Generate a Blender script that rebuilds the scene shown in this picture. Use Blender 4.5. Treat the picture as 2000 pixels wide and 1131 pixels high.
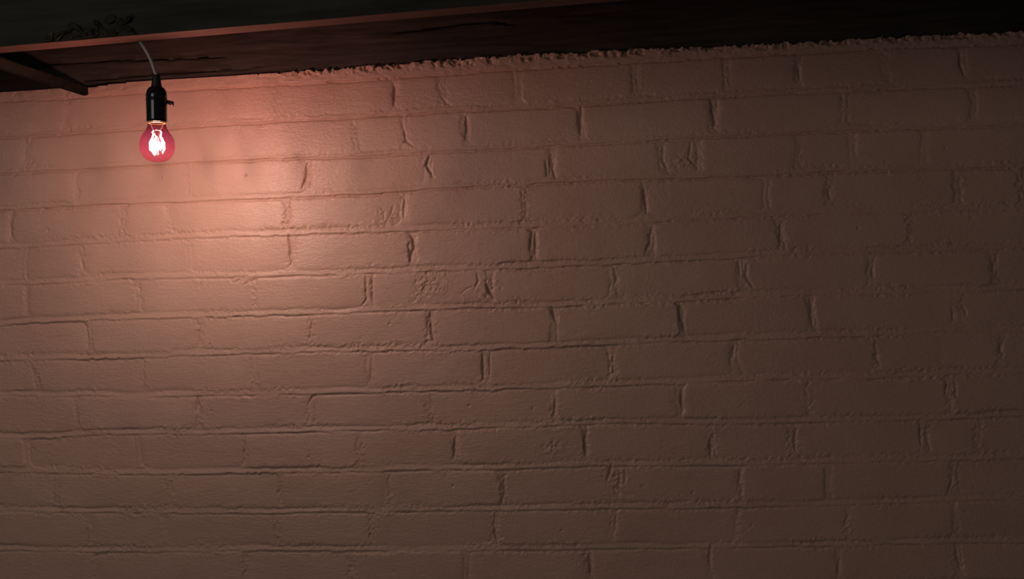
import bpy, math
import numpy as np
from mathutils import Matrix, Vector

# ------------------------------------------------------------------ camera, world, light
for o in list(bpy.data.objects):
    bpy.data.objects.remove(o, do_unlink=True)
SC = bpy.context.scene
COL = SC.collection

cam_data = bpy.data.cameras.new('camera')
cam_data.sensor_width = 36.0
cam_data.lens = 36.0                    # 2000 px focal length at 2000 px width
cam_data.clip_start = 0.05
cam = bpy.data.objects.new('camera', cam_data)
COL.objects.link(cam)
YAW, PITCH, ROLL = math.radians(6.64), math.radians(-1.0), math.radians(2.11)
rot = (Matrix.Rotation(YAW, 3, 'Z') @ Matrix.Rotation(PITCH, 3, 'X') @ Matrix.Rotation(ROLL, 3, 'Y')
       @ Matrix.Rotation(math.radians(90), 3, 'X'))
cam.matrix_world = Matrix.Translation((0.22, -1.889, 1.819)) @ rot.to_4x4()
SC.camera = cam

world = bpy.data.worlds.new('world')
SC.world = world
world.use_nodes = True
bg = world.node_tree.nodes['Background']
bg.inputs['Color'].default_value = (1.0, 0.98, 0.92, 1)
bg.inputs['Strength'].default_value = 0.03

# a window of the dim room, behind the camera, whose weak daylight fills the wall
wl = bpy.data.lights.new('window_daylight', 'AREA')
wl.shape = 'RECTANGLE'
wl.size, wl.size_y = 1.2, 1.4
wl.energy = 9.0
wl.color = (1.0, 0.98, 0.90)
wo = bpy.data.objects.new('window_daylight', wl)
COL.objects.link(wo)
wo.location = (-1.4, -2.6, 2.30)
wo.rotation_euler = (Vector((-0.2, 0, 1.7)) - Vector(wo.location)).to_track_quat('-Z', 'Y').to_euler()

FILAMENT = 2450.0                         # radiance of the glowing filament

vs = SC.view_settings
vs.view_transform = 'Standard'
vs.look = 'None'
vs.gamma = 1.0
vs.exposure = 0.0
vs.use_curve_mapping = False
SC.cycles.use_denoising = True
SC.cycles.sample_clamp_indirect = 4.0
SC.cycles.max_bounces = 8
SC.cycles.transparent_max_bounces = 16

Z0 = 2.2                                 # height of the line on top of the first full course
RNG = np.random.default_rng(7)

# ------------------------------------------------------------------ wall tables (mm, along the wall / down from Z0)
LINES={
0 : [(-997.4, -9.0), (-869.5, -12.1), (-654.9, -8.4), (-476.0, -9.8), (-276.1, -10.7), (15.2, -7.8), (250.1, -7.8), (478.4, -8.6), (700.4, -8.6), (916.0, -16.6)] ,
1 : [(-1001.0, -82.1), (-809.3, -80.0), (-479.0, -79.7), (-278.9, -79.8), (-107.6, -78.6), (135.6, -81.5), (247.7, -79.3), (476.2, -79.2), (802.6, -85.0), (914.2, -86.0)] ,
2 : [(-1004.4, -152.2), (-791.6, -151.4), (-482.0, -149.8), (-281.9, -154.8), (-154.2, -152.5), (9.8, -153.1), (245.2, -152.8), (473.9, -151.6), (563.6, -151.7), (912.3, -157.4)] ,
3 : [(-1007.9, -224.5), (-932.8, -224.8), (-816.0, -222.9), (-505.5, -225.8), (-284.8, -226.0), (-113.2, -222.3), (83.4, -220.9), (242.8, -221.8), (471.5, -227.0), (561.4, -223.9), (910.3, -231.6)] ,
4 : [(-1011.6, -300.0), (-947.1, -299.5), (-883.0, -298.0), (-745.9, -296.5), (-590.3, -294.8), (-437.6, -296.1), (-287.7, -297.3), (-189.2, -298.5), (61.5, -302.2), (332.5, -300.4), (514.2, -299.8), (647.9, -299.1), (908.3, -306.8)] ,
5 : [(-1015.1, -371.5), (-854.7, -372.1), (-749.1, -367.9), (-491.6, -375.1), (-290.9, -375.6), (-133.6, -375.5), (1.5, -376.7), (190.8, -376.1), (466.9, -370.7), (645.7, -372.1), (906.5, -374.1)] ,
6 : [(-1018.9, -450.2), (-954.2, -448.2), (-805.2, -445.8), (-669.3, -447.0), (-434.0, -449.5), (-293.8, -449.1), (-126.6, -446.8), (75.1, -450.4), (281.5, -446.9), (518.7, -443.7), (731.5, -447.2), (904.6, -445.9)] ,
7 : [(-1022.3, -520.0), (-882.9, -521.7), (-703.9, -522.5), (-600.2, -520.3), (-497.8, -521.1), (-296.8, -521.8), (-61.8, -526.3), (185.7, -522.8), (416.8, -521.0), (641.3, -520.2), (773.1, -516.7), (902.6, -519.7)] ,
8 : [(-1025.8, -590.9), (-707.3, -599.0), (-603.7, -600.4), (-480.9, -601.2), (-299.9, -600.4), (-161.9, -600.7), (50.6, -600.8), (276.3, -598.6), (459.8, -594.6), (639.0, -598.0), (779.7, -593.3), (900.6, -593.6)] ,
9 : [(-1029.8, -673.0), (-943.7, -676.6), (-815.6, -670.8), (-524.8, -674.2), (-403.0, -672.5), (-302.9, -672.4), (-125.6, -673.7), (48.0, -672.2), (180.6, -668.1), (366.1, -672.7), (547.5, -673.4), (768.7, -672.3), (898.6, -668.5)] ,
10 : [(-1033.1, -741.1), (-872.2, -747.4), (-662.1, -751.3), (-528.1, -750.1), (-306.0, -751.3), (-138.3, -749.7), (-12.4, -750.6), (177.9, -746.6), (400.2, -749.9), (581.1, -747.0), (896.6, -744.5)] ,
11 : [(-1036.9, -819.5), (-822.7, -823.5), (-665.5, -827.0), (-511.0, -828.4), (-309.2, -828.4), (-63.5, -826.8), (175.1, -826.2), (361.1, -826.2), (542.9, -824.3), (676.7, -821.0), (825.6, -817.1), (894.6, -817.9)] ,
12 : [(-1040.6, -896.0), (-815.8, -902.2), (-668.8, -901.9), (-514.1, -900.7), (-312.2, -902.6), (-114.9, -902.7), (125.3, -902.0), (340.3, -899.3), (585.5, -897.8), (718.6, -894.0), (892.6, -894.1)] ,
}
JOINTS={
0 : [(-1118, 0.1), (-860, 0.2), (-693, 0.1), (-544, 0.25), (-437, 0.3), (-208, 0.8), (-116, 0.45), (26, 0.4), (240, 0.35), (405, 0.3), (531, 0.6), (685, 0.3), (811, 0.9)] ,
1 : [(-941, 0.3), (-725, 0.25), (-517, 0.25), (-287, 0.45), (-190, 0.5), (-75, 0.7), (139, 0.8), (378, 0.8), (609, 0.4), (828, 0.4)] ,
2 : [(-849, 0.35), (-616, 0.2), (-383, 0.8), (-151, 0.8), (82, 0.7), (284, 0.4), (350, 0.3), (524, 0.4), (621, 0.2), (743, 0.3)] ,
3 : [(-987, 0.4), (-754, 0.3), (-661, 0.25), (-428, 0.5), (-199, 0.5), (29, 0.45), (251, 0.8), (468, 0.35), (576, 0.5), (798, 0.4), (904, 0.4)] ,
4 : [(-962, 0.25), (-842, 0.3), (-623, 0.25), (-419, 0.8), (-186, 0.9), (42, 0.6), (258, 0.6), (491, 0.6), (711, 0.25)] ,
5 : [(-961, 0.2), (-730, 0.3), (-498, 0.25), (-272, 0.9), (-176, 0.2), (-41, 0.7), (187, 0.5), (421, 0.6), (645, 0.5), (857, 0.6)] ,
6 : [(-1085, 0.2), (-833, 0.12), (-609, 0.45), (-387, 0.3), (-157, 0.9), (75, 0.7), (310, 0.6), (540, 0.6), (794, 0.5)] ,
7 : [(-949, 0.35), (-721, 0.2), (-502, 0.45), (-276, 0.5), (-53, 0.7), (180, 0.5), (402, 0.5), (649, 0.3), (763, 0.2), (863, 0.4)] ,
8 : [(-1098, 0.2), (-867, 0.12), (-620, 0.6), (-392, 0.4), (-165, 0.55), (71, 0.7), (302, 0.6), (529, 0.25), (774, 0.5)] ,
9 : [(-975, 0.25), (-745, 0.12), (-528, 0.4), (-302, 0.5), (-119, 0.85), (127, 0.7), (356, 0.6), (501, 0.6), (727, 0.6), (820, 0.4)] ,
10 : [(-1144, 0.2), (-916, 0.12), (-684, 0.4), (-461, 0.45), (-253, 0.55), (-30, 0.6), (182, 0.6), (404, 0.5), (560, 0.4), (779, 0.45)] ,
11 : [(-1050, 0.15), (-851, 0.15), (-693, 0.3), (-468, 0.35), (-282, 0.5), (-48, 0.7), (171, 0.5), (397, 0.2), (591, 0.35), (777, 0.4)] ,
12 : [(-1075, 0.2), (-844, 0.25), (-536, 0.3), (-328, 0.3), (-106, 0.45), (126, 0.8), (346, 0.4), (575, 0.4), (781, 0.5)] ,
}
TOP= [(-996.6, 8.0), (-910.9, 11.1), (-821.1, 6.0), (-731.7, 12.7), (-648.7, 12.8), (-525.8, 12.5), (-414.6, 12.8), (-294.9, 14.4), (-176.8, 16.9), (16.1, 18.6), (250.9, 15.4), (479.1, 10.6), (700.9, 9.5), (916.6, 4.8)]
PATCH= [(-232, -271, 45, 1), (-159, -403, 45, 0.8), (327, -192, 35, 1), (66, -709, 40, 0.7), (-296, -515, 40, 0.7), (-192, -129, 22, 0.7), (415, -591, 20, 0.5), (290, -200, 25, 0.8), (-53, -421, 25, 0.7), (-135, -414, 35, 0.6), (136, -70, 15, 0.8), (787, -473, 20, 0.8), (777, -618, 20, 0.8), (182, -765, 20, 0.9), (-494, -421, 25, 0.5), (361, -543, 25, 0.5), (-594, -369, 60, 0.4), (-434, -443, 40, 0.4), (240, -43, 20, 0.6), (-49, -829, 20, 0.7)]
PITS= [(-673, -175), (-955, -509), (-592, -628), (-727, -388), (-743, 0), (-909, -267), (-589, -500), (30, -637), (318, -797), (-962, -695), (-402, -720), (-89, -628), (-235, -471), (76, -865), (-503, -178), (-125, -779), (626, -326)]
STROKES= [([(-607, -390), (-600, -379)], 3), ([(-542, -385), (-539, -373), (-502, -372)], 2.5), ([(-535, -383), (-522, -377)], 3), ([(-520, -388), (-502, -380), (-492, -377)], 3), ([(-848, -909), (-821, -906), (-810, -897), (-803, -900)], 3), ([(-398, -618), (-391, -606), (-380, -601)], 4.5), ([(165, -772), (169, -757), (173, -741)], 6), ([(197, -779), (198, -751)], 3), ([(172, -784), (190, -793), (209, -803)], 3), ([(-49, -396), (-41, -419), (-33, -430)], 6), ([(-66, -378), (-62, -395), (-72, -414)], 3.5), ([(-96, -420), (-82, -409), (-69, -407)], 2), ([(-192, -299), (-183, -314), (-183, -330), (-189, -345), (-189, -356)], 6.5), ([(-424, -292), (-422, -316), (-421, -353)], 5.5), ([(-207, -25), (-207, -42), (-210, -62)], 6), ([(141, -83), (138, -108), (136, -133)], 6), ([(376, -85), (378, -107), (380, -131)], 6), ([(72, -177), (72, -208)], 4), ([(84, -176), (84, -195), (88, -214)], 4.5), ([(-145, -158), (-152, -176), (-140, -200)], 5.5), ([(-382, -162), (-384, -187), (-394, -210)], 5.5), ([(251, -238), (251, -263), (253, -284)], 6.5), ([(810, -23), (809, -45), (814, -65)], 6.5), ([(-156, -452), (-156, -480), (-152, -507)], 7), ([(74, -448), (77, -476)], 6), ([(-277, -380), (-277, -423), (-288, -436)], 4), ([(-265, -380), (-266, -427)], 4.5), ([(-118, -688), (-119, -709), (-121, -729)], 6.5), ([(129, -675), (125, -709), (127, -729)], 6), ([(125, -911), (127, -952)], 6.5), ([(304, -609), (304, -642)], 5.5), ([(722, -680), (723, -715)], 5), ([(731, -685), (739, -731)], 4), ([(307, -451), (308, -480), (315, -502)], 5), ([(414, -375), (417, -405)], 4), ([(428, -382), (428, -410), (440, -427)], 5), ([(354, -697), (354, -734)], 5), ([(-48, -835), (-50, -867), (-44, -887)], 5), ([(-29, -762), (-28, -791), (-36, -819)], 3.5), ([(405, -757), (403, -782)], 5), ([(507, -684), (503, -704), (504, -727)], 4.5), ([(576, -255), (578, -271)], 5), ([(490, -315), (490, -352)], 5), ([(645, -390), (638, -408)], 4), ([(650, -391), (649, -418)], 4), ([(854, -394), (854, -412)], 5), ([(538, -446), (542, -502)], 4.5), ([(402, -527), (398, -553)], 5.5), ([(182, -538), (181, -576)], 4), ([(73, -620), (69, -654)], 5), ([(-619, -600), (-619, -630)], 5), ([(-607, -452), (-613, -501)], 2.5), ([(-276, -554), (-274, -584)], 3.5), ([(-60, -531), (-60, -584)], 4), ([(-46, -532), (-48, -584)], 3.5), ([(-194, -224), (-200, -282)], 3), ([(-217, -247), (-227, -271)], 2), ([(-241, -251), (-235, -275)], 2), ([(40, -315), (36, -349)], 3.5), ([(47, -316), (46, -349)], 4), ([(260, -310), (257, -338), (246, -358)], 4.5), ([(188, -378), (193, -402), (187, -420)], 3), ([(285, -158), (286, -190), (292, -209)], 3.5), ([(337, -156), (332, -188), (349, -207)], 3.5), ([(-74, -90), (-74, -111), (-78, -134)], 5.5), ([(-192, -109), (-189, -129), (-173, -141)], 4), ([(-119, -47), (-112, -61), (-102, -67)], 3), ([(532, -31), (532, -56)], 4.5), ([(650, -525), (651, -560), (657, -576)], 3.5), ([(862, -538), (863, -556)], 4.5), ([(771, -604), (766, -631)], 4), ([(784, -604), (785, -636)], 4), ([(783, -473), (784, -495)], 4), ([(801, -469), (807, -491)], 3.5), ([(776, -896), (783, -942)], 4), ([(575, -918), (572, -951)], 4), ([(775, -773), (767, -805)], 4), ([(348, -891), (345, -936)], 4.5), ([(-527, -686), (-531, -730)], 3.5), ([(-386, -459), (-390, -498)], 3), ([(-987, -239), (-989, -284)], 2.5), ([(-845, -314), (-843, -350)], 3)]

# ------------------------------------------------------------------ helpers
_TAB = np.random.default_rng(11).uniform(-1, 1, (8, 512, 512)).astype(np.float32)

def vnoise(x, y, seed=0):
    x = np.asarray(x, np.float64) + seed * 37.13
    y = np.asarray(y, np.float64) + seed * 71.77
    t = _TAB[seed % 8]
    xi = np.floor(x).astype(np.int64); yi = np.floor(y).astype(np.int64)
    fx = (x - xi); fy = (y - yi)
    fx = fx * fx * fx * (fx * (fx * 6 - 15) + 10); fy = fy * fy * fy * (fy * (fy * 6 - 15) + 10)
    a = t[xi & 511, yi & 511]; b = t[(xi + 1) & 511, yi & 511]
    c = t[xi & 511, (yi + 1) & 511]; d = t[(xi + 1) & 511, (yi + 1) & 511]
    return (a + (b - a) * fx) * (1 - fy) + (c + (d - c) * fx) * fy

def fbm(x, y, seed=0, octaves=3, gain=0.5):
    s, a, n = 0, 1.0, 0
    for i in range(octaves):
        s = s + a * vnoise(x * 2 ** i, y * 2 ** i, seed + i); n += a; a *= gain
    return s / n

def sstep(a, b, x):
    t = np.clip((x - a) / (b - a), 0, 1)
    return t * t * (3 - 2 * t)

def tag(o, label=None, cat=None, group=None, kind=None):
    if label: o['label'] = label
    if cat: o['category'] = cat
    if group: o['group'] = group
    if kind: o['kind'] = kind
    return o

def link(name, me, mat, parent=None, loc=(0, 0, 0)):
    o = bpy.data.objects.new(name, me)
    COL.objects.link(o)
    if mat: me.materials.append(mat)
    o.location = loc
    if parent: o.parent = parent
    return o

def np_mesh(name, verts, quads, normals=None, grit=None):
    me = bpy.data.meshes.new(name)
    verts = np.ascontiguousarray(verts, np.float32); quads = np.ascontiguousarray(quads, np.int32)
    me.vertices.add(len(verts)); me.vertices.foreach_set('co', verts.ravel())
    me.loops.add(quads.size); me.loops.foreach_set('vertex_index', quads.ravel())
    me.polygons.add(len(quads))
    me.polygons.foreach_set('loop_start', np.arange(0, quads.size, 4, dtype=np.int32))
    me.update(calc_edges=True)
    me.polygons.foreach_set('use_smooth', np.ones(len(quads), bool))
    if grit is not None:
        at = me.attributes.new('grit', 'FLOAT', 'POINT'); at.data.foreach_set('value', np.ascontiguousarray(grit, np.float32))
    if normals is not None:
        me.normals_split_custom_set_from_vertices(normals.tolist())
    me.update()
    return me

def field_patch(name, P, N, mask, depth_y, G=None):
    """Mesh of the masked cells of a grid of points P (nv,nu,3) with normals N, and a rim going back to depth_y."""
    nv, nu = P.shape[:2]
    jj, ii = np.nonzero(mask)
    a = jj * nu + ii
    q = np.stack([a, a + 1, a + nu + 1, a + nu], 1)
    used, inv = np.unique(q, return_inverse=True)
    q = inv.reshape(q.shape)
    v = P.reshape(-1, 3)[used]; n = N.reshape(-1, 3)[used]
    e = np.concatenate([q[:, [0, 1]], q[:, [1, 2]], q[:, [2, 3]], q[:, [3, 0]]])
    key = np.sort(e, 1); key = key[:, 0] * (len(v) + 1) + key[:, 1]
    _, idx, cnt = np.unique(key, return_index=True, return_counts=True)
    be = e[idx[cnt == 1]]
    bv = np.unique(be)
    back = v[bv].copy(); back[:, 1] = depth_y
    remap = np.full(len(v), -1); remap[bv] = len(v) + np.arange(len(bv))
    rim = np.stack([be[:, 1], be[:, 0], remap[be[:, 0]], remap[be[:, 1]]], 1)
    nb = n[bv].copy()
    if G is not None:
        g = G.reshape(-1)[used]
        return np.concatenate([v, back]), np.concatenate([q, rim]), np.concatenate([n, nb]), np.concatenate([g, g[bv]])
    return np.concatenate([v, back]), np.concatenate([q, rim]), np.concatenate([n, nb])

def grid_normals(H, dx, dz):
    gz, gx = np.gradient(H, dz, dx)      # H = height towards -y
    n = np.stack([-gx, -np.ones_like(H), -gz], -1)
    return n / np.linalg.norm(n, axis=-1, keepdims=True)

def lathe(name, prof, seg=48, mat=None, parent=None, close=False):
    vs_, fs = [], []
    for r, z in prof:
        for k in range(seg):
            a = 2 * math.pi * k / seg
            vs_.append((r * math.cos(a), r * math.sin(a), z))
    for i in range(len(prof) - 1):
        for k in range(seg):
            k2 = (k + 1) % seg
            fs.append((i * seg + k, i * seg + k2, (i + 1) * seg + k2, (i + 1) * seg + k))
    if close:
        fs.append(tuple(range(seg - 1, -1, -1)))
        fs.append(tuple(range((len(prof) - 1) * seg, len(prof) * seg)))
    me = bpy.data.meshes.new(name)
    me.from_pydata(vs_, [], fs)
    me.polygons.foreach_set('use_smooth', [len(f) == 4 for f in fs])
    me.update()
    return link(name, me, mat, parent)

def tube_data(path, rad, seg=10, closed=False):
    pts = [Vector(p) for p in path]
    vs_, fs = [], []
    n = len(pts)
    ref = Vector((0.13, 0.97, 0.2))
    for i, p in enumerate(pts):
        if closed:
            t = pts[(i + 1) % n] - pts[i - 1]
        else:
            t = pts[min(i + 1, n - 1)] - pts[max(i - 1, 0)]
        t.normalize()
        x = t.cross(ref)
        if x.length < 1e-4: x = t.cross(Vector((1, 0, 0)))
        x.normalize(); y = t.cross(x)
        r = rad[i] if isinstance(rad, (list, tuple)) else rad
        for k in range(seg):
            a = 2 * math.pi * k / seg
            vs_.append(tuple(p + x * (r * math.cos(a)) + y * (r * math.sin(a))))
    for i in range(n if closed else n - 1):
        for k in range(seg):
            k2 = (k + 1) % seg
            fs.append((i * seg + k, i * seg + k2, ((i + 1) % n) * seg + k2, ((i + 1) % n) * seg + k))
    if not closed:
        fs.append(tuple(range(seg - 1, -1, -1))); fs.append(tuple(range((n - 1) * seg, n * seg)))
    return vs_, fs

def tubes(name, chains, mat, parent=None):
    V, F = [], []
    for path, rad, seg, closed in chains:
        v, f = tube_data(path, rad, seg, closed)
        b = len(V); V += v; F += [tuple(i + b for i in q) for q in f]
    me = bpy.data.meshes.new(name)
    me.from_pydata(V, [], F)
    me.polygons.foreach_set('use_smooth', [len(f) == 4 for f in F])
    me.update()
    return link(name, me, mat, parent)

def catmull(pts, per=8):
    pts = [np.array(p, float) for p in pts]
    P = [2 * pts[0] - pts[1]] + pts + [2 * pts[-1] - pts[-2]]
    out = []
    for i in range(1, len(P) - 2):
        for t in np.linspace(0, 1, per, endpoint=False):
            a, b, c, d = P[i - 1:i + 3]
            out.append(0.5 * (2 * b + (c - a) * t + (2 * a - 5 * b + 4 * c - d) * t * t + (3 * b - a - 3 * c + d) * t ** 3))
    out.append(pts[-1])
    return [tuple(p) for p in out]

# ------------------------------------------------------------------ materials
class NT:
    def __init__(self, name):
        self.m = bpy.data.materials.new(name); self.m.use_nodes = True
        self.t = self.m.node_tree; self.t.nodes.clear()
        self.out = self.n('ShaderNodeOutputMaterial')
    def n(self, typ, **kw):
        nd = self.t.nodes.new(typ)
        for k, v in kw.items():
            if k.startswith('_'): setattr(nd, k[1:], v)
            else: nd.inputs[k.replace('__', ' ')].default_value = v
        return nd
    def l(self, a, b): self.t.links.new(a, b)

def paint_material():
    m = NT('painted_brick')
    p = m.n('ShaderNodeBsdfPrincipled', Roughness=0.5)
    p.inputs['Specular IOR Level'].default_value = 0.42
    geo = m.n('ShaderNodeNewGeometry')
    n1 = m.n('ShaderNodeTexNoise', Scale=7.0, Detail=5.0, Roughness=0.6); m.l(geo.outputs['Position'], n1.inputs['Vector'])
    r = m.n('ShaderNodeValToRGB'); m.l(n1.outputs['Fac'], r.inputs['Fac'])
    r.color_ramp.elements[0].position = 0.3; r.color_ramp.elements[0].color = (0.470, 0.272, 0.207, 1)
    r.color_ramp.elements[1].position = 0.7; r.color_ramp.elements[1].color = (0.520, 0.312, 0.240, 1)
    m.l(r.outputs['Color'], p.inputs['Base Color'])
    # sheen of hand-brushed paint: roughness drifts a little
    n2 = m.n('ShaderNodeTexNoise', Scale=25.0, Detail=3.0); m.l(geo.outputs['Position'], n2.inputs['Vector'])
    mr = m.n('ShaderNodeMapRange'); mr.inputs['To Min'].default_value = 0.31; mr.inputs['To Max'].default_value = 0.46
    m.l(n2.outputs['Fac'], mr.inputs['Value']); m.l(mr.outputs['Result'], p.inputs['Roughness'])
    # fine relief: grit and horizontal brush marks
    mp = m.n('ShaderNodeMapping'); mp.inputs['Scale'].default_value = (0.16, 1, 1); m.l(geo.outputs['Position'], mp.inputs['Vector'])
    n3 = m.n('ShaderNodeTexNoise', Scale=330.0, Detail=3.0, Roughness=0.6); m.l(mp.outputs['Vector'], n3.inputs['Vector'])
    n4 = m.n('ShaderNodeTexNoise', Scale=170.0, Detail=4.0, Roughness=0.65); m.l(geo.outputs['Position'], n4.inputs['Vector'])
    b1 = m.n('ShaderNodeBump', Strength=0.45, Distance=0.0014); m.l(n3.outputs['Fac'], b1.inputs['Height'])
    b2 = m.n('ShaderNodeBump', Strength=0.50, Distance=0.0020); m.l(n4.outputs['Fac'], b2.inputs['Height']); m.l(b1.outputs['Normal'], b2.inputs['Normal'])
    # crumbs of grit under the paint, thick along the joints
    at = m.n('ShaderNodeAttribute'); at.attribute_name = 'grit'
    n5 = m.n('ShaderNodeTexNoise', Scale=190.0, Detail=2.5, Roughness=0.55, Distortion=0.4); m.l(geo.outputs['Position'], n5.inputs['Vector'])
    ab = m.n('ShaderNodeMath', _operation='MULTIPLY_ADD'); m.l(n5.outputs['Fac'], ab.inputs[0]); ab.inputs[1].default_value = 2.0; ab.inputs[2].default_value = -1.0
    ab2 = m.n('ShaderNodeMath', _operation='ABSOLUTE'); m.l(ab.outputs[0], ab2.inputs[0])
    pr = m.n('ShaderNodeMath', _operation='MULTIPLY'); m.l(ab2.outputs[0], pr.inputs[0]); m.l(at.outputs['Fac'], pr.inputs[1])
    b3 = m.n('ShaderNodeBump', Strength=0.55, Distance=0.0016); m.l(pr.outputs[0], b3.inputs['Height']); m.l(b2.outputs['Normal'], b3.inputs['Normal'])
    m.l(b3.outputs['Normal'], p.inputs['Normal'])
    m.l(p.outputs['BSDF'], m.out.inputs['Surface'])
    return m.m

def wood_material(name, c1, c2, rough=0.75, axis_scale=(3, 40, 40), spec=0.25):
    m = NT(name)
    p = m.n('ShaderNodeBsdfPrincipled', Roughness=rough)
    p.inputs['Specular IOR Level'].default_value = spec
    tc = m.n('ShaderNodeTexCoord')
    mp = m.n('ShaderNodeMapping'); mp.inputs['Scale'].default_value = axis_scale; m.l(tc.outputs['Object'], mp.inputs['Vector'])
    n1 = m.n('ShaderNodeTexNoise', Scale=2.2, Detail=7.0, Roughness=0.65, Distortion=0.4); m.l(mp.outputs['Vector'], n1.inputs['Vector'])
    n2 = m.n('ShaderNodeTexNoise', Scale=4.0, Detail=3.0); m.l(tc.outputs['Object'], n2.inputs['Vector'])
    mx = m.n('ShaderNodeMath', _operation='MULTIPLY_ADD'); m.l(n1.outputs['Fac'], mx.inputs[0]); mx.inputs[1].default_value = 0.65
    m2 = m.n('ShaderNodeMath', _operation='MULTIPLY'); m.l(n2.outputs['Fac'], m2.inputs[0]); m2.inputs[1].default_value = 0.35
    m.l(m2.outputs[0], mx.inputs[2])
    r = m.n('ShaderNodeValToRGB'); m.l(mx.outputs[0], r.inputs['Fac'])
    r.color_ramp.elements[0].position = 0.38; r.color_ramp.elements[0].color = (*c1, 1)
    r.color_ramp.elements[1].position = 0.62; r.color_ramp.elements[1].color = (*c2, 1)
    m.l(r.outputs['Color'], p.inputs['Base Color'])
    b = m.n('ShaderNodeBump', Strength=0.6, Distance=0.002); m.l(n1.outputs['Fac'], b.inputs['Height'])
    m.l(b.outputs['Normal'], p.inputs['Normal'])
    m.l(p.outputs['BSDF'], m.out.inputs['Surface'])
    return m.m

def simple(name, col, rough=0.5, metal=0.0, spec=0.5, coat=0.0, noise=0.0, nscale=60.0):
    m = NT(name)
    p = m.n('ShaderNodeBsdfPrincipled', Roughness=rough, Metallic=metal)
    p.inputs['Specular IOR Level'].default_value = spec
    p.inputs['Coat Weight'].default_value = coat
    tc = m.n('ShaderNodeTexCoord')
    n1 = m.n('ShaderNodeTexNoise', Scale=nscale, Detail=3.0); m.l(tc.outputs['Object'], n1.inputs['Vector'])
    r = m.n('ShaderNodeValToRGB'); m.l(n1.outputs['Fac'], r.inputs['Fac'])
    k = 1 - noise
    r.color_ramp.elements[0].position = 0.35; r.color_ramp.elements[0].color = (col[0] * k, col[1] * k, col[2] * k, 1)
    r.color_ramp.elements[1].position = 0.65; r.color_ramp.elements[1].color = (*col, 1)
    m.l(r.outputs['Color'], p.inputs['Base Color'])
    m.l(p.outputs['BSDF'], m.out.inputs['Surface'])
    return m.m

def bulb_glass():
    m = NT('pink_tinted_glass')
    # tint deepened towards the neck, added to dim the light going upward
    tc = m.n('ShaderNodeTexCoord'); sx = m.n('ShaderNodeSeparateXYZ'); m.l(tc.outputs['Object'], sx.inputs[0])
    mr = m.n('ShaderNodeMapRange', _interpolation_type='SMOOTHSTEP'); m.l(sx.outputs['Z'], mr.inputs['Value'])
    mr.inputs['From Min'].default_value = -0.024; mr.inputs['From Max'].default_value = 0.019
    r = m.n('ShaderNodeValToRGB'); m.l(mr.outputs['Result'], r.inputs['Fac'])
    r.color_ramp.elements[0].color = (0.99, 0.54, 0.62, 1); r.color_ramp.elements[1].color = (0.50, 0.16, 0.18, 1)
    tr = m.n('ShaderNodeBsdfTransparent'); m.l(r.outputs['Color'], tr.inputs['Color'])
    tl = m.n('ShaderNodeBsdfTranslucent'); tl.inputs['Color'].default_value = (0.95, 0.09, 0.22, 1)
    mix = m.n('ShaderNodeMixShader'); mix.inputs[0].default_value = 0.0017
    m.l(tr.outputs[0], mix.inputs[1]); m.l(tl.outputs[0], mix.inputs[2])
    # rough refraction added to imitate lens bloom around the filament
    hz = m.n('ShaderNodeBsdfRefraction', Roughness=0.45, IOR=1.35); hz.inputs['Color'].default_value = (1.0, 0.55, 0.68, 1)
    mixh = m.n('ShaderNodeMixShader'); mixh.inputs[0].default_value = 0.0060
    m.l(mix.outputs[0], mixh.inputs[1]); m.l(hz.outputs[0], mixh.inputs[2])
    gl = m.n('ShaderNodeBsdfGlossy', Roughness=0.03)
    fr = m.n('ShaderNodeFresnel', IOR=1.45)
    geo = m.n('ShaderNodeNewGeometry')
    inv = m.n('ShaderNodeMath', _operation='SUBTRACT'); inv.inputs[0].default_value = 1.0; m.l(geo.outputs['Backfacing'], inv.inputs[1])
    f2 = m.n('ShaderNodeMath', _operation='MULTIPLY'); m.l(fr.outputs[0], f2.inputs[0]); m.l(inv.outputs[0], f2.inputs[1])
    mix2 = m.n('ShaderNodeMixShader'); m.l(f2.outputs[0], mix2.inputs[0])
    m.l(mixh.outputs[0], mix2.inputs[1]); m.l(gl.outputs[0], mix2.inputs[2])
    m.l(mix2.outputs[0], m.out.inputs['Surface'])
    return m.m

def clear_glass():
    m = NT('clear_stem_glass')
    tr = m.n('ShaderNodeBsdfTransparent'); tr.inputs['Color'].default_value = (0.93, 0.93, 0.93, 1)
    gl = m.n('ShaderNodeBsdfGlossy', Roughness=0.3)
    lw = m.n('ShaderNodeLayerWeight', Blend=0.1)
    mix = m.n('ShaderNodeMixShader'); m.l(lw.outputs['Fresnel'], mix.inputs[0])
    m.l(tr.outputs[0], mix.inputs[1]); m.l(gl.outputs[0], mix.inputs[2])
    m.l(mix.outputs[0], m.out.inputs['Surface'])
    return m.m

def emitter(name, col, strength):
    m = NT(name)
    e = m.n('ShaderNodeEmission', Strength=strength); e.inputs['Color'].default_value = (*col, 1)
    m.l(e.outputs[0], m.out.inputs['Surface'])
    return m.m

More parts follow.
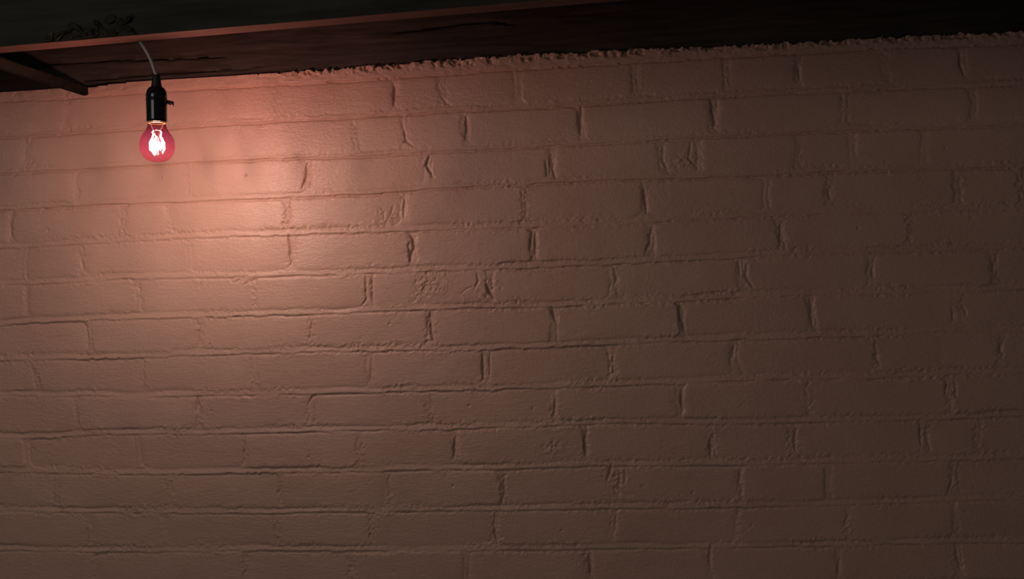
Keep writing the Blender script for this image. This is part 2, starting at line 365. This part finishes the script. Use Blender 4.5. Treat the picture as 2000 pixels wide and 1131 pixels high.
PAINT = paint_material()
WOOD_PLATE = wood_material('old_plate_wood', (0.026, 0.020, 0.015), (0.068, 0.050, 0.040))
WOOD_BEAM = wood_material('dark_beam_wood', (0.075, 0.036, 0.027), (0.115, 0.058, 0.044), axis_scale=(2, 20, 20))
WOOD_BLACK = wood_material('blackened_wood', (0.012, 0.011, 0.009), (0.024, 0.020, 0.016), rough=0.9, spec=0.03)
WOOD_SHADED = wood_material('shaded_beam_wood', (0.030, 0.027, 0.022), (0.056, 0.050, 0.040), rough=0.9, axis_scale=(2, 20, 20), spec=0.05)  # darker copy of the beam wood, its colour stands in for shade
BARK = wood_material('flaking_bark', (0.010, 0.008, 0.006), (0.045, 0.037, 0.028), rough=0.9, axis_scale=(30, 30, 30))
BAKELITE = simple('black_bakelite', (0.010, 0.010, 0.011), rough=0.12, spec=0.55, noise=0.2)
RUBBER = simple('black_rubber', (0.012, 0.012, 0.012), rough=0.6, noise=0.2)
CORDMAT = simple('grey_white_cord', (0.52, 0.48, 0.45), rough=0.5, noise=0.12)
LEVER = simple('brown_switch', (0.10, 0.045, 0.032), rough=0.35, noise=0.2)
BRASS = simple('brass_cap', (0.72, 0.50, 0.24), rough=0.3, metal=0.9, noise=0.1)
WIRE = simple('support_wire', (0.03, 0.028, 0.026), rough=0.6)
GLASS = bulb_glass()
STEMGLASS = clear_glass()
FIL = emitter('glowing_filament', (1.0, 1.30, 0.94), FILAMENT)

# ------------------------------------------------------------------ brick wall: one relief, cut into its bricks and the mortar between
STEP = 2.0                                # mm
u = np.arange(-1690, 1590 + STEP, STEP); v = np.arange(44, -1204, -STEP)[::-1]
U, V = np.meshgrid(u, v)
NVX = U.shape
KM = 15
lines = []
for k in range(KM + 2):
    kk = min(k, 12)
    t = np.array(LINES[kk])
    ln = np.interp(u, t[:, 0], t[:, 1]) - 75.0 * (k - kk)
    ker = np.ones(25) / 25
    ln = np.convolve(np.pad(ln, 12, mode='edge'), ker, mode='valid')
    ln = ln + 1.3 * fbm(u / 38.0, u * 0 + k * 3.7, 2, 3)
    lines.append(ln)
topline = np.interp(u, np.array(TOP)[:, 0], np.array(TOP)[:, 1])

Uw = U + 2.6 * fbm(U / 22, V / 20, 1, 3) + 1.3 * vnoise(U / 6, V / 6, 3)
Vw = V + 1.5 * fbm(U / 24, V / 14, 4, 3) + 0.6 * vnoise(U / 7, V / 6, 5)
SHOW = np.clip(0.55 + 0.95 * fbm(U / 85, V / 50, 6, 2), 0.05, 1.15)    # how far the paint has left the edges visible
H = np.zeros(NVX); DIN = np.full(NVX, -9.0); BID = np.full(NVX, -1)
edge_mask = np.zeros(NVX)
nb = 0
for k in range(KM + 1):
    top, bot = lines[k], lines[k + 1]
    j0 = max(np.searchsorted(v, bot.min() - 6), 0); j1 = min(np.searchsorted(v, top.max() + 6), len(v))
    sl = slice(j0, j1)
    uu, vv, uw, vw = U[sl], V[sl], Uw[sl], Vw[sl]
    s = top[None, :] - vw; e = vw - bot[None, :]
    inrow = (s >= 0) & (e > 0)
    # horizontal joint under this row
    flush = 0.35 if k + 1 <= 3 else (0.75 if k + 1 == 4 else 1.0)
    bed = (9.0 if k + 1 <= 3 else 11.5) + 3.0 * fbm(uu / 70, uu * 0 + k, 6, 2)
    tau = np.clip(e / bed, 0, 1.3)
    g = flush * np.clip(0.75 + 0.55 * fbm(uu / 110, uu * 0 + k * 5.1, 0, 2), 0.15, 1.2)
    hm_bed = -3.6 * g * tau ** 1.3 + 0.9 * (1 - np.clip(tau, 0, 1)) * (0.5 + 0.5 * flush)
    # vertical joints
    if k in JOINTS:
        js = list(JOINTS[k])
    else:
        off = 0 if k % 2 else 112
        js = [(x + off + int(RNG.integers(-12, 12)), float(RNG.uniform(0.2, 0.7))) for x in range(-1532, 1500, 226)]
    while js[0][0] > -1640: js = [(js[0][0] - int(RNG.integers(218, 234)), 0.3)] + js
    while js[-1][0] < 1540: js = js + [(js[-1][0] + int(RNG.integers(218, 234)), 0.3)]
    best = np.full(uu.shape, 1e3); hm_p = np.zeros(uu.shape); idx = np.zeros(uu.shape, int); crackp = np.zeros(uu.shape)
    frac = np.clip(s / np.maximum(s + e, 1), 0, 1)          # 0 at the top of the course, 1 at its foot
    for ji, (jx, st) in enumerate(js):
        tilt = RNG.uniform(-3, 3)
        c = jx + tilt * (frac - 0.5) * 2 + 2.2 * vnoise(vv / 24, vv * 0 + jx * 0.37, 7)
        flare = 2.4 * sstep(0.68, 0.95, frac) + 0.8 * sstep(0.2, 0.04, frac)   # the joint widens into the beds
        w = 3.0 + 3.2 * st + 1.4 * RNG.uniform(-1, 1) + flare
        dist = np.abs(uw - c); sgn = uw - c
        idx += (sgn > 0)
        upd = dist - w < best
        best = np.where(upd, dist - w, best)
        dep = 0.5 + 2.2 * st * np.clip(0.7 + 0.6 * fbm(vv / 30, vv * 0 + ji * 3.1 + k, 2, 2), 0.1, 1.3)
        hm_p = np.where(upd, -dep, hm_p)
        if st >= 0.3:
            side = 1 if RNG.random() < 0.55 else -1
            edge = sgn - side * w * (0.82 + 0.35 * vnoise(vv / 15, vv * 0 + jx, 5))
            run = sstep(RNG.uniform(-0.05, 0.1), 0.22, frac) * sstep(RNG.uniform(0.8, 1.0), 0.62, frac)
            amp = (st - 0.12) * 2.6 * run * np.clip(0.75 + 0.9 * vnoise(vv / 17, vv * 0 + jx * 1.7, 4), 0, 1.35)
            crackp += amp * np.exp(-(edge / (1.3 + 1.0 * st)) ** 2)
            if RNG.random() < 0.3:
                edge2 = sgn + side * w * 0.9
                crackp += 0.35 * amp * np.exp(-(edge2 / 1.5) ** 2)
    dx = best; dz = np.minimum(s, e - bed)
    rr = 5.0 + 7.0 * np.clip(0.5 + 0.8 * vnoise(uu / 60, vv / 40, 2), 0, 1)
    qx = rr - dx; qz = rr - dz
    d = np.where((qx > 0) & (qz > 0), rr - np.hypot(qx, qz), np.minimum(dx, dz))
    # bricks, each set a little in or out and tilted
    nbr = len(js) + 1
    off = RNG.normal(0, 0.55, nbr); tx = RNG.normal(0, 0.5, nbr); tz = RNG.normal(0, 0.4, nbr)
    cx = np.array([js[0][0] - 110] + [(js[i][0] + js[i + 1][0]) / 2 for i in range(len(js) - 1)] + [js[-1][0] + 110])
    hb = off[idx] + tx[idx] * (uu - cx[idx]) / 115 + tz[idx] * (0.5 - frac) * 2
    show = SHOW[sl]
    hb = hb - 1.5 * show * np.exp(-np.maximum(d, 0) / 2.6) - 0.5 * np.exp(-np.maximum(d, 0) / 10)
    inbed = sstep(1.5, -1.5, e - bed)
    hm = hm_p * (1 - inbed) + hm_bed * inbed
    w_b = sstep(-1.4, 1.6, d)
    mute = (0.35 + 0.65 * np.clip(show, 0, 1))
    hm = hm * mute + (off[idx] - 1.2) * 0.5 * (1 - mute)
    h = hm * (1 - w_b) + hb * w_b - crackp * (1 - 0.7 * inbed)
    Hs, Ds, Bs, Es = H[sl], DIN[sl], BID[sl], edge_mask[sl]
    Hs[inrow] = h[inrow]; Ds[inrow] = d[inrow]; Bs[inrow] = (idx + nb)[inrow]
    Es[inrow] = ((0.6 if k < 3 else 1.0) * np.exp(-(np.minimum(np.abs(d), np.abs(s)) / 6.5) ** 2))[inrow]
    nb += nbr

# ragged mortar on top of the first course, squeezed out under the timber
band = Vw >= lines[0][None, :]
tt = np.clip((V - lines[0][None, :]) / np.maximum(topline - lines[0], 6)[None, :], 0, 1.4)
ragged = sstep(-520, -330, U)
lump = fbm(U / 13, V / 9, 6, 4, 0.6)
hb = 1.2 + 0.8 * lump + ragged * (1.0 * tt + 3.6 * sstep(0.25, 0.8, tt) * np.abs(lump) ** 0.8
                                   - 5.5 * sstep(0.35, 0.8, tt) * sstep(0.12, 0.42, fbm(U / 8, V / 7, 2, 2)))
hb += (1 - ragged) * 1.0 * fbm(U / 9, V / 7, 1, 3) * sstep(0.0, 0.5, tt)
H = np.where(band, hb, H)
edge_mask = np.where(band, 0.5, edge_mask)
rag = topline[None, :] + (1.0 + 2.2 * ragged) * fbm(U / 11, V * 0, 5, 3) + ragged * 1.6 * vnoise(U / 4, V / 4, 1)
keep = (V <= rag)

# crack where the mortar of each horizontal joint ends on the top edge of the bricks below it
for k in range(KM + 1):
    j0 = max(np.searchsorted(v, lines[k].min() - 9), 0); j1 = min(np.searchsorted(v, lines[k].max() + 9), len(v))
    uu, vv = U[j0:j1], V[j0:j1]
    ck = np.clip((0.9 if k <= 3 else 0.5) + (0.5 if k <= 3 else 1.25) * fbm(uu / 42, uu * 0 + k * 7.3, 3, 3), 0, 1.2)
    if k > 3:
        ck = ck * (0.45 + 0.55 * sstep(-700, -250, uu)) * (1 - 0.35 * sstep(300, 700, uu))
    s2 = lines[k][None, :] - (vv + 1.3 * fbm(uu / 24, vv / 14, 4, 2))
    H[j0:j1] -= (3.8 if k <= 3 else 3.3) * ck * np.exp(-(s2 / np.where(s2 > 0, 1.9, 1.3)) ** 2)

# crumbs of grit and paint along the joints, rough patches, pits, slow waves of the whole face
patchy = np.clip(0.55 + 1.0 * fbm(U / 75, V / 55, 0, 2), 0, 1.1)
for px, pz, pr, pa in PATCH:
    patchy = patchy + pa * 1.1 * np.exp(-((U - px) ** 2 + (V - pz) ** 2) / (pr * 0.55) ** 2)
    edge_mask = np.maximum(edge_mask, pa * np.exp(-((U - px) ** 2 + (V - pz) ** 2) / (pr * 0.6) ** 2))
ridge = 1 - 2 * np.abs(fbm(U / 8, V / 8, 7, 3, 0.6))
rough = 0.75 * (ridge - 0.45) + 0.75 * fbm(U / 5.2, V / 4.6, 3, 2)
H = H + 1.75 * rough * edge_mask * patchy
H = H + 1.3 * fbm(U / 170, V / 120, 4, 2) + 0.28 * fbm(U / 34, V / 18, 5, 3) + 0.10 * fbm(U / 26, V / 5, 2, 2)
# the open cracks beside single bricks
US, VS = U + 1.4 * fbm(U / 9, V / 9, 2, 2), V + 1.2 * fbm(U / 9, V / 9, 5, 2)
for pl, dep in STROKES:
    pl = np.array(pl, float)
    x0, x1 = pl[:, 0].min() - 14, pl[:, 0].max() + 14; z0, z1 = pl[:, 1].min() - 14, pl[:, 1].max() + 14
    ix = slice(max(np.searchsorted(u, x0), 0), np.searchsorted(u, x1)); iz = slice(np.searchsorted(v, z0), np.searchsorted(v, z1))
    gx, gz = US[iz, ix], VS[iz, ix]
    best = np.full(gx.shape, 1e3); tb = np.zeros(gx.shape)
    nseg = len(pl) - 1
    for i in range(nseg):
        a, c = pl[i], pl[i + 1]; w = c - a
        t = np.clip(((gx - a[0]) * w[0] + (gz - a[1]) * w[1]) / (w @ w), 0, 1)
        dd = np.hypot(gx - a[0] - t * w[0], gz - a[1] - t * w[1])
        m = dd < best
        best = np.where(m, dd, best); tb = np.where(m, (i + t) / nseg, tb)
    taper = 0.35 + 0.65 * np.sin(np.pi * np.clip(tb, 0.02, 0.98)) ** 0.6
    wd = (1.0 + 0.18 * dep) * taper
    H[iz, ix] -= 0.8 * dep * taper * np.exp(-(best / wd) ** 2)
for px, pz in PITS:
    H = H - 3.4 * np.exp(-((U - px) ** 2 + (V - pz) ** 2) / 1.7 ** 2)
for px, pz in zip(RNG.uniform(-1150, 1050, 160), RNG.uniform(-1150, 0, 160)):
    jx = int((px + 1690) / STEP); jz = int((pz + 1204) / STEP); r = 5
    a, b = max(jz - r, 0), max(jx - r, 0)
    H[a:jz + r, b:jx + r] += RNG.uniform(-1.6, 0.9) * np.exp(-((U[a:jz + r, b:jx + r] - px) ** 2 + (V[a:jz + r, b:jx + r] - pz) ** 2) / RNG.uniform(1.6, 2.6) ** 2)

P = np.stack([U / 1000, -H / 1000, Z0 + V / 1000], -1)
N = grid_normals(H, STEP, STEP)
cell = lambda A: A[:-1, :-1]
kcell = cell(keep) & keep[1:, 1:] & keep[1:, :-1]
isbrick = (cell(DIN) > 0.0) & (cell(BID) >= 0) & ~cell(band) & kcell
mortar = kcell & ~isbrick

GRIT = np.clip(edge_mask * (0.25 + patchy), 0, 1.6)
vv_, qq_, nn_, gg_ = field_patch('wall_back', P, N, mortar, 0.11, GRIT)
# the body of the wall behind and below its painted face
zb = Z0 - 1.204
bx = np.array([(x, y, z) for x in (-1.69, 1.59) for y in (0.06, 0.22) for z in (0.0, Z0 + 0.004)])
bq = np.array([(0, 1, 3, 2), (4, 6, 7, 5), (0, 4, 5, 1), (2, 3, 7, 6), (0, 2, 6, 4), (1, 5, 7, 3)])
bn = bx - bx.mean(0); bn /= np.linalg.norm(bn, axis=1, keepdims=True)
me = np_mesh('wall_back', np.concatenate([vv_, bx]), np.concatenate([qq_, bq + len(vv_)]), np.concatenate([nn_, bn]), np.concatenate([gg_, np.zeros(8)]))
wall = link('wall_back', me, PAINT)
tag(wall, 'terracotta painted brick wall with weathered mortar joints below the timbers', 'wall', kind='structure')

cid = np.where(isbrick, cell(BID), -1)
for b in range(nb):
    jj, ii = np.nonzero(cid == b)
    if len(jj) < 60: 
        continue
    a0, a1, b0, b1 = jj.min(), jj.max() + 2, ii.min(), ii.max() + 2
    Ps = P[a0:a1, b0:b1]; Ns = N[a0:a1, b0:b1]
    pv, pq, pn, pg = field_patch('brick', Ps, Ns, cid[a0:a1 - 1, b0:b1 - 1] == b, 0.058, GRIT[a0:a1, b0:b1])
    c = np.array([(pv[:, 0].min() + pv[:, 0].max()) / 2, 0.03, (pv[:, 2].min() + pv[:, 2].max()) / 2])
    o = link('brick', np_mesh('brick', pv - c, pq, pn, pg), PAINT, wall, tuple(c))

# ------------------------------------------------------------------ timbers over the wall
def timber(name, length, height, depth, mat, relief, step=0.004, smooth_edges=0.004):
    """A squared timber along x, origin at its lower front left corner; relief(x,z) -> metres proud of the front face."""
    nx = max(int(length / step), 2); nz = max(int(height / step), 2)
    X, Z = np.meshgrid(np.linspace(0, length, nx), np.linspace(0, height, nz))
    h = relief(X, Z)
    rim = np.minimum(Z, height - Z)
    h = h - 0.003 * np.exp(-rim / smooth_edges)
    Pt = np.stack([X, -h, Z], -1)
    Nt = grid_normals(h, length / (nx - 1), height / (nz - 1))
    v_, q_, n_ = field_patch(name, Pt, Nt, np.ones((nz - 1, nx - 1), bool), depth)
    nfront = nx * nz
    # back cap
    base = len(v_)
    cap = np.array([(0, depth, 0), (length, depth, 0), (length, depth, height), (0, depth, height)])
    v_ = np.concatenate([v_, cap]); q_ = np.concatenate([q_, [[base + 1, base, base + 3, base + 2]]])
    me_ = np_mesh(name, v_, q_)
    me_.set_sharp_from_angle(angle=math.radians(50))
    o_ = link(name, me_, mat)
    return o_

PX, PZ = -1.69, 2.203
CR = [[(-0.939, 2.2548), (-0.902, 2.2576), (-0.859, 2.259), (-0.806, 2.2589), (-0.764, 2.2583), (-0.691, 2.2549), (-0.60, 2.252)],
      [(-0.824, 2.2211), (-0.745, 2.2245), (-0.682, 2.2277), (-0.60, 2.229)],
      [(-0.819, 2.2119), (-0.771, 2.2141)],
      [(-0.635, 2.225), (-0.558, 2.2273), (-0.477, 2.2273)],
      [(-0.593, 2.2568), (-0.572, 2.2526), (-0.547, 2.2521)],
      [(-0.098, 2.2838), (-0.02, 2.2846), (0.018, 2.2764)], [(-0.195, 2.2767), (-0.107, 2.2807)]]

def plate_relief(X, Z):
    xw, zw = X + PX, Z + PZ
    h = 0.0012 * fbm(xw * 14, zw * 160, 1, 4) + 0.0016 * fbm(xw * 4, zw * 30, 2, 2) + 0.002 * fbm(xw * 2.2, zw * 6, 4, 2)
    for i, c in enumerate(CR):
        c = np.array(c)
        zc = np.interp(xw, c[:, 0], c[:, 1]) + 0.0008 * vnoise(xw * 70, xw * 0 + i, 3)
        fade = sstep(c[0, 0] - 0.03, c[0, 0] + 0.02, xw) * sstep(c[-1, 0] + 0.03, c[-1, 0] - 0.02, xw)
        h = h - 0.009 * fade * np.exp(-((zw - zc) / 0.0019) ** 2)
    # a length where the face below the split has broken away
    low = sstep(-0.95, -0.85, xw) * sstep(-0.60, -0.68, xw) * sstep(2.258, 2.254, zw)
    h = h - 0.0025 * low * (0.6 + 0.8 * fbm(xw * 22, zw * 90, 5, 3))
    k = np.exp(-(((xw + 0.585) / 0.018) ** 2 + ((zw - 2.2545) / 0.004) ** 2))
    return h - 0.004 * k

plate = timber('timber_beam', 3.28, 0.40, 0.13, WOOD_PLATE, plate_relief, step=0.0032)
plate.location = (PX, 0.005, PZ)
tag(plate, 'dark cracked old timber lying along the top of the brick wall', 'beam', 'roof timbers')

def beam_relief(X, Z):
    return 0.0012 * fbm(X * 10, Z * 120, 2, 3) + 0.0015 * fbm(X * 5, Z * 20, 3, 2)

beam = timber('timber_beam', 3.1, 0.36, 0.042, WOOD_BEAM, beam_relief, step=0.008)
ang = math.atan2(-0.0525, 0.7727)
beam.rotation_euler = (0, 0, ang)
d0 = Vector((math.cos(ang), math.sin(ang), 0)); nrm = Vector((-math.sin(ang), math.cos(ang), 0))
back = Vector((-0.5485, -0.3269, 2.2077))
beam.location = back - d0 * 1.14 - nrm * 0.042
beam.data.materials.append(WOOD_SHADED)
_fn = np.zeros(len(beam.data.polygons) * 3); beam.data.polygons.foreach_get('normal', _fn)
beam.data.polygons.foreach_set('material_index', (_fn.reshape(-1, 3)[:, 1] < -0.6).astype(np.int32))  # front faces take the darker copy, as if unlit
tag(beam, 'joist nearest the viewer with a shade-darkened face and a red-lit underside over the lamp', 'beam', 'roof timbers')

def flake(cx, cz, w, hgt, seed, lift):
    """A torn sliver of bark standing a little off the face of the beam."""
    r = np.random.default_rng(seed)
    n = 7
    ca, sa = math.cos(r.uniform(-0.9, 0.9)), math.sin(r.uniform(-0.9, 0.9))
    pts = []
    for i in range(n):
        a = 2 * math.pi * i / n + r.uniform(-0.35, 0.35)
        k = r.uniform(0.35, 1.15)
        px, pz = math.cos(a) * w * k, math.sin(a) * hgt * k
        pts.append((cx + px * ca - pz * sa, max(cz + px * sa + pz * ca, 0.0015)))
    z = [-0.001 - lift * r.uniform(0.1, 1.0) for _ in pts]
    vs_ = [(x, z[i], zz) for i, (x, zz) in enumerate(pts)] + [(x, z[i] + 0.0012, zz) for i, (x, zz) in enumerate(pts)]
    vs_ += [(cx, -0.0016, cz), (cx, 0.001, cz)]
    fs = [(i, (i + 1) % n, 2 * n) for i in range(n)] + [(n + (i + 1) % n, n + i, 2 * n + 1) for i in range(n)]
    fs += [(i, n + i, n + (i + 1) % n, (i + 1) % n) for i in range(n)]
    me_ = bpy.data.meshes.new('bark_flake'); me_.from_pydata(vs_, [], fs); me_.update()
    o_ = link('bark_flake', me_, BARK, beam)
    return o_

fr = np.random.default_rng(5)
for i, (fx, fz) in enumerate([(-0.697, 2.2225), (-0.676, 2.2265), (-0.657, 2.2250), (-0.645, 2.235), (-0.628, 2.229), (-0.622, 2.2235),
                              (-0.606, 2.237), (-0.599, 2.226), (-0.588, 2.243), (-0.574, 2.231), (-0.560, 2.238), (-0.548, 2.2235), (-0.664, 2.231), (-0.637, 2.223), (-0.613, 2.231), (-0.584, 2.2225), (-0.570, 2.240), (-0.556, 2.229)]):
    lx = 1.14 + (fx + 0.565) * 0.95 / math.cos(ang)
    flake(lx, fz - 2.2185, fr.uniform(0.010, 0.019), fr.uniform(0.004, 0.009), 40 + i, fr.uniform(0.003, 0.008))

def box_obj(name, size, mat, parent=None, bev=0.0015):
    import bmesh
    bm = bmesh.new(); bmesh.ops.create_cube(bm, size=1.0)
    bmesh.ops.scale(bm, vec=size, verts=bm.verts)
    bmesh.ops.bevel(bm, geom=list(bm.edges), offset=bev, segments=2, affect='EDGES')
    me_ = bpy.data.meshes.new(name); bm.to_mesh(me_); bm.free()
    return link(name, me_, mat, parent)

batten = box_obj('timber_batten', (0.013, 0.302, 0.017), WOOD_BLACK)
batten.location = (-0.8195, -0.1490, 2.2000)
tag(batten, 'thin dark batten running out from the wall left of the lamp', 'batten')

# dark wedge-shaped block filling the dark corner left of the batten, on the wall
wp = [(-1.68, 2.2075), (-0.895, 2.2075), (-0.893, 2.2290), (-0.921, 2.2405), (-0.986, 2.2715), (-1.25, 2.395), (-1.68, 2.59)]
vs_ = [(x, -0.010, z) for x, z in wp] + [(x, 0.006, z) for x, z in wp]
n = len(wp)
me = bpy.data.meshes.new('dark_wedge')
me.from_pydata(vs_, [], [tuple(range(n)), tuple(range(2 * n - 1, n - 1, -1))] + [(i, i + n, (i + 1) % n + n, (i + 1) % n) for i in range(n)])
me.update()
wedge = link('dark_wedge', me, WOOD_BLACK)
tag(wedge, 'black wedge-shaped block on the wall top behind the thin batten', 'timber')

ceil = box_obj('ceiling', (3.28, 1.3, 0.03), WOOD_BLACK)
ceil.location = (-0.05, -0.50, 2.62)
tag(ceil, 'dark boarded ceiling over the joists', 'ceiling', kind='structure')

# ------------------------------------------------------------------ the lamp
lamp = bpy.data.objects.new('pendant_lamp', None)
COL.objects.link(lamp)
lamp.empty_display_size = 0.03
lamp.location = (-0.5356, -0.3000, 2.0440)
lamp.scale = (0.9695, 0.9695, 0.9695)
lamp.rotation_euler = (0, 0.0324, 0)
tag(lamp, 'glowing pink bulb in a black switched lamp holder hanging on a pale cord', 'lamp')
bpy.context.view_layer.update()
inv = lamp.matrix_world.inverted()

cord_pts = [(-0.5324, -0.3, 2.1502), (-0.5322, -0.3, 2.1582), (-0.5342, -0.3005, 2.1648), (-0.5369, -0.306, 2.1804), (-0.5418, -0.314, 2.1971), (-0.5477, -0.32, 2.2101), (-0.552, -0.3222, 2.2246), (-0.5535, -0.3224, 2.29), (-0.5535, -0.3224, 2.39)]
tubes('cord', [([tuple(inv @ Vector(p)) for p in catmull(cord_pts, 6)], 0.0026, 12, False)], CORDMAT, lamp)

lathe('cord_grip', [(0.0030, 0.1185), (0.0052, 0.1180), (0.0060, 0.1165), (0.0066, 0.112), (0.0078, 0.104), (0.0086, 0.0985), (0.0090, 0.096), (0.0090, 0.093)], 40, RUBBER, lamp, True)
socket = lathe('lamp_holder', [(0.0085, 0.0985), (0.0092, 0.0982), (0.0118, 0.0968), (0.0142, 0.0938), (0.0158, 0.0900), (0.0166, 0.0860),
                               (0.0169, 0.0820), (0.0169, 0.0772), (0.0163, 0.0768), (0.0163, 0.0746), (0.0167, 0.0742), (0.0167, 0.0738),
                               (0.0166, 0.0600), (0.0164, 0.0440), (0.0164, 0.0418), (0.0168, 0.0415), (0.0168, 0.0400), (0.0160, 0.0394),
                               (0.0150, 0.0398), (0.0148, 0.0440), (0.0146, 0.0600)], 64, BAKELITE, lamp)
lathe('seam_ring', [(0.0160, 0.0772), (0.01715, 0.0769), (0.0174, 0.0757), (0.01715, 0.0745), (0.0160, 0.0742)], 64, BAKELITE, socket)
# switch lever on the viewer's right
az = math.atan2(0.43, 0.90)              # square to the view
ex = Vector((math.cos(az), math.sin(az), 0))
lev = [ex * 0.0150 + Vector((0, 0, 0.0745)), ex * 0.0185 + Vector((0, 0, 0.0738)), ex * 0.0215 + Vector((0, 0, 0.0728)),
       ex * 0.0245 + Vector((0, 0, 0.0714)), ex * 0.0266 + Vector((0, 0, 0.0710)), ex * 0.0276 + Vector((0, 0, 0.0710))]
tubes('switch_lever', [([tuple(p) for p in lev], [0.0034, 0.0034, 0.0037, 0.0044, 0.0046, 0.0032], 12, False)], LEVER, socket)

bulb = lathe('light_bulb', [(0.0132, 0.0420), (0.0142, 0.0370), (0.0149, 0.0335), (0.0159, 0.0300), (0.0179, 0.0262), (0.0208, 0.0218), (0.0236, 0.0178),
                            (0.0259, 0.0134), (0.0274, 0.0086), (0.0282, 0.0038), (0.0283, 0.0010), (0.0281, -0.0030), (0.0274, -0.0072), (0.0260, -0.0118),
                            (0.0240, -0.0158), (0.0212, -0.0196), (0.0178, -0.0226), (0.0138, -0.0248), (0.0094, -0.0261), (0.0048, -0.0267), (0.0006, -0.0268)], 64, GLASS, lamp)
lathe('screw_cap', [(0.0120, 0.0560), (0.0135, 0.0540), (0.0128, 0.0520), (0.0136, 0.0500), (0.0128, 0.0480), (0.0136, 0.0460), (0.0130, 0.0440), (0.0141, 0.0420), (0.0143, 0.0385), (0.0136, 0.0372), (0.0110, 0.0374)], 48, BRASS, bulb)
lathe('glass_stem', [(0.0105, 0.0360), (0.0098, 0.0335), (0.0080, 0.0300), (0.0056, 0.0260), (0.0040, 0.0220), (0.0030, 0.0180), (0.0028, 0.0150), (0.0036, 0.0135), (0.0020, 0.0125), (0.0016, 0.0110),
                     (0.0016, -0.0110), (0.0026, -0.0125), (0.0026, -0.0140), (0.0006, -0.0148)], 24, STEMGLASS, bulb)
chains = []
cage = []
M = 22
R_F = 0.0118
for i in range(M):
    a = 2 * math.pi * (i + 0.5) / M
    hi = i % 2 == 0
    cage.append((R_F * math.cos(a), R_F * math.sin(a), 0.0062 if hi else -0.0058))
path = []
for i in range(M - 1):
    p, q = np.array(cage[i]), np.array(cage[i + 1])
    for t in np.linspace(0, 1, 6, endpoint=False): path.append(tuple(p + (q - p) * t))
path.append(cage[-1])
tubes('filament', [(path, 0.0006, 8, False)], FIL, bulb)
sup = []
for i, p in enumerate(cage):
    if i % 5 != 2: continue
    hub = (0.0022 * p[0] / R_F, 0.0022 * p[1] / R_F, 0.0130 if i % 2 == 0 else -0.0132)
    midp = (0.6 * p[0], 0.6 * p[1], p[2] + (0.0035 if i % 2 == 0 else -0.0050))
    sup.append((catmull([hub, midp, p], 4), 0.00016, 6, False))
sup.append(([(0.004, 0, 0.034), (0.003, 0, 0.02), cage[0]], 0.0003, 6, False))
sup.append(([(-0.004, 0, 0.034), (-0.003, 0, 0.02), cage[-1]], 0.0003, 6, False))
tubes('support_wires', sup, WIRE, bulb)
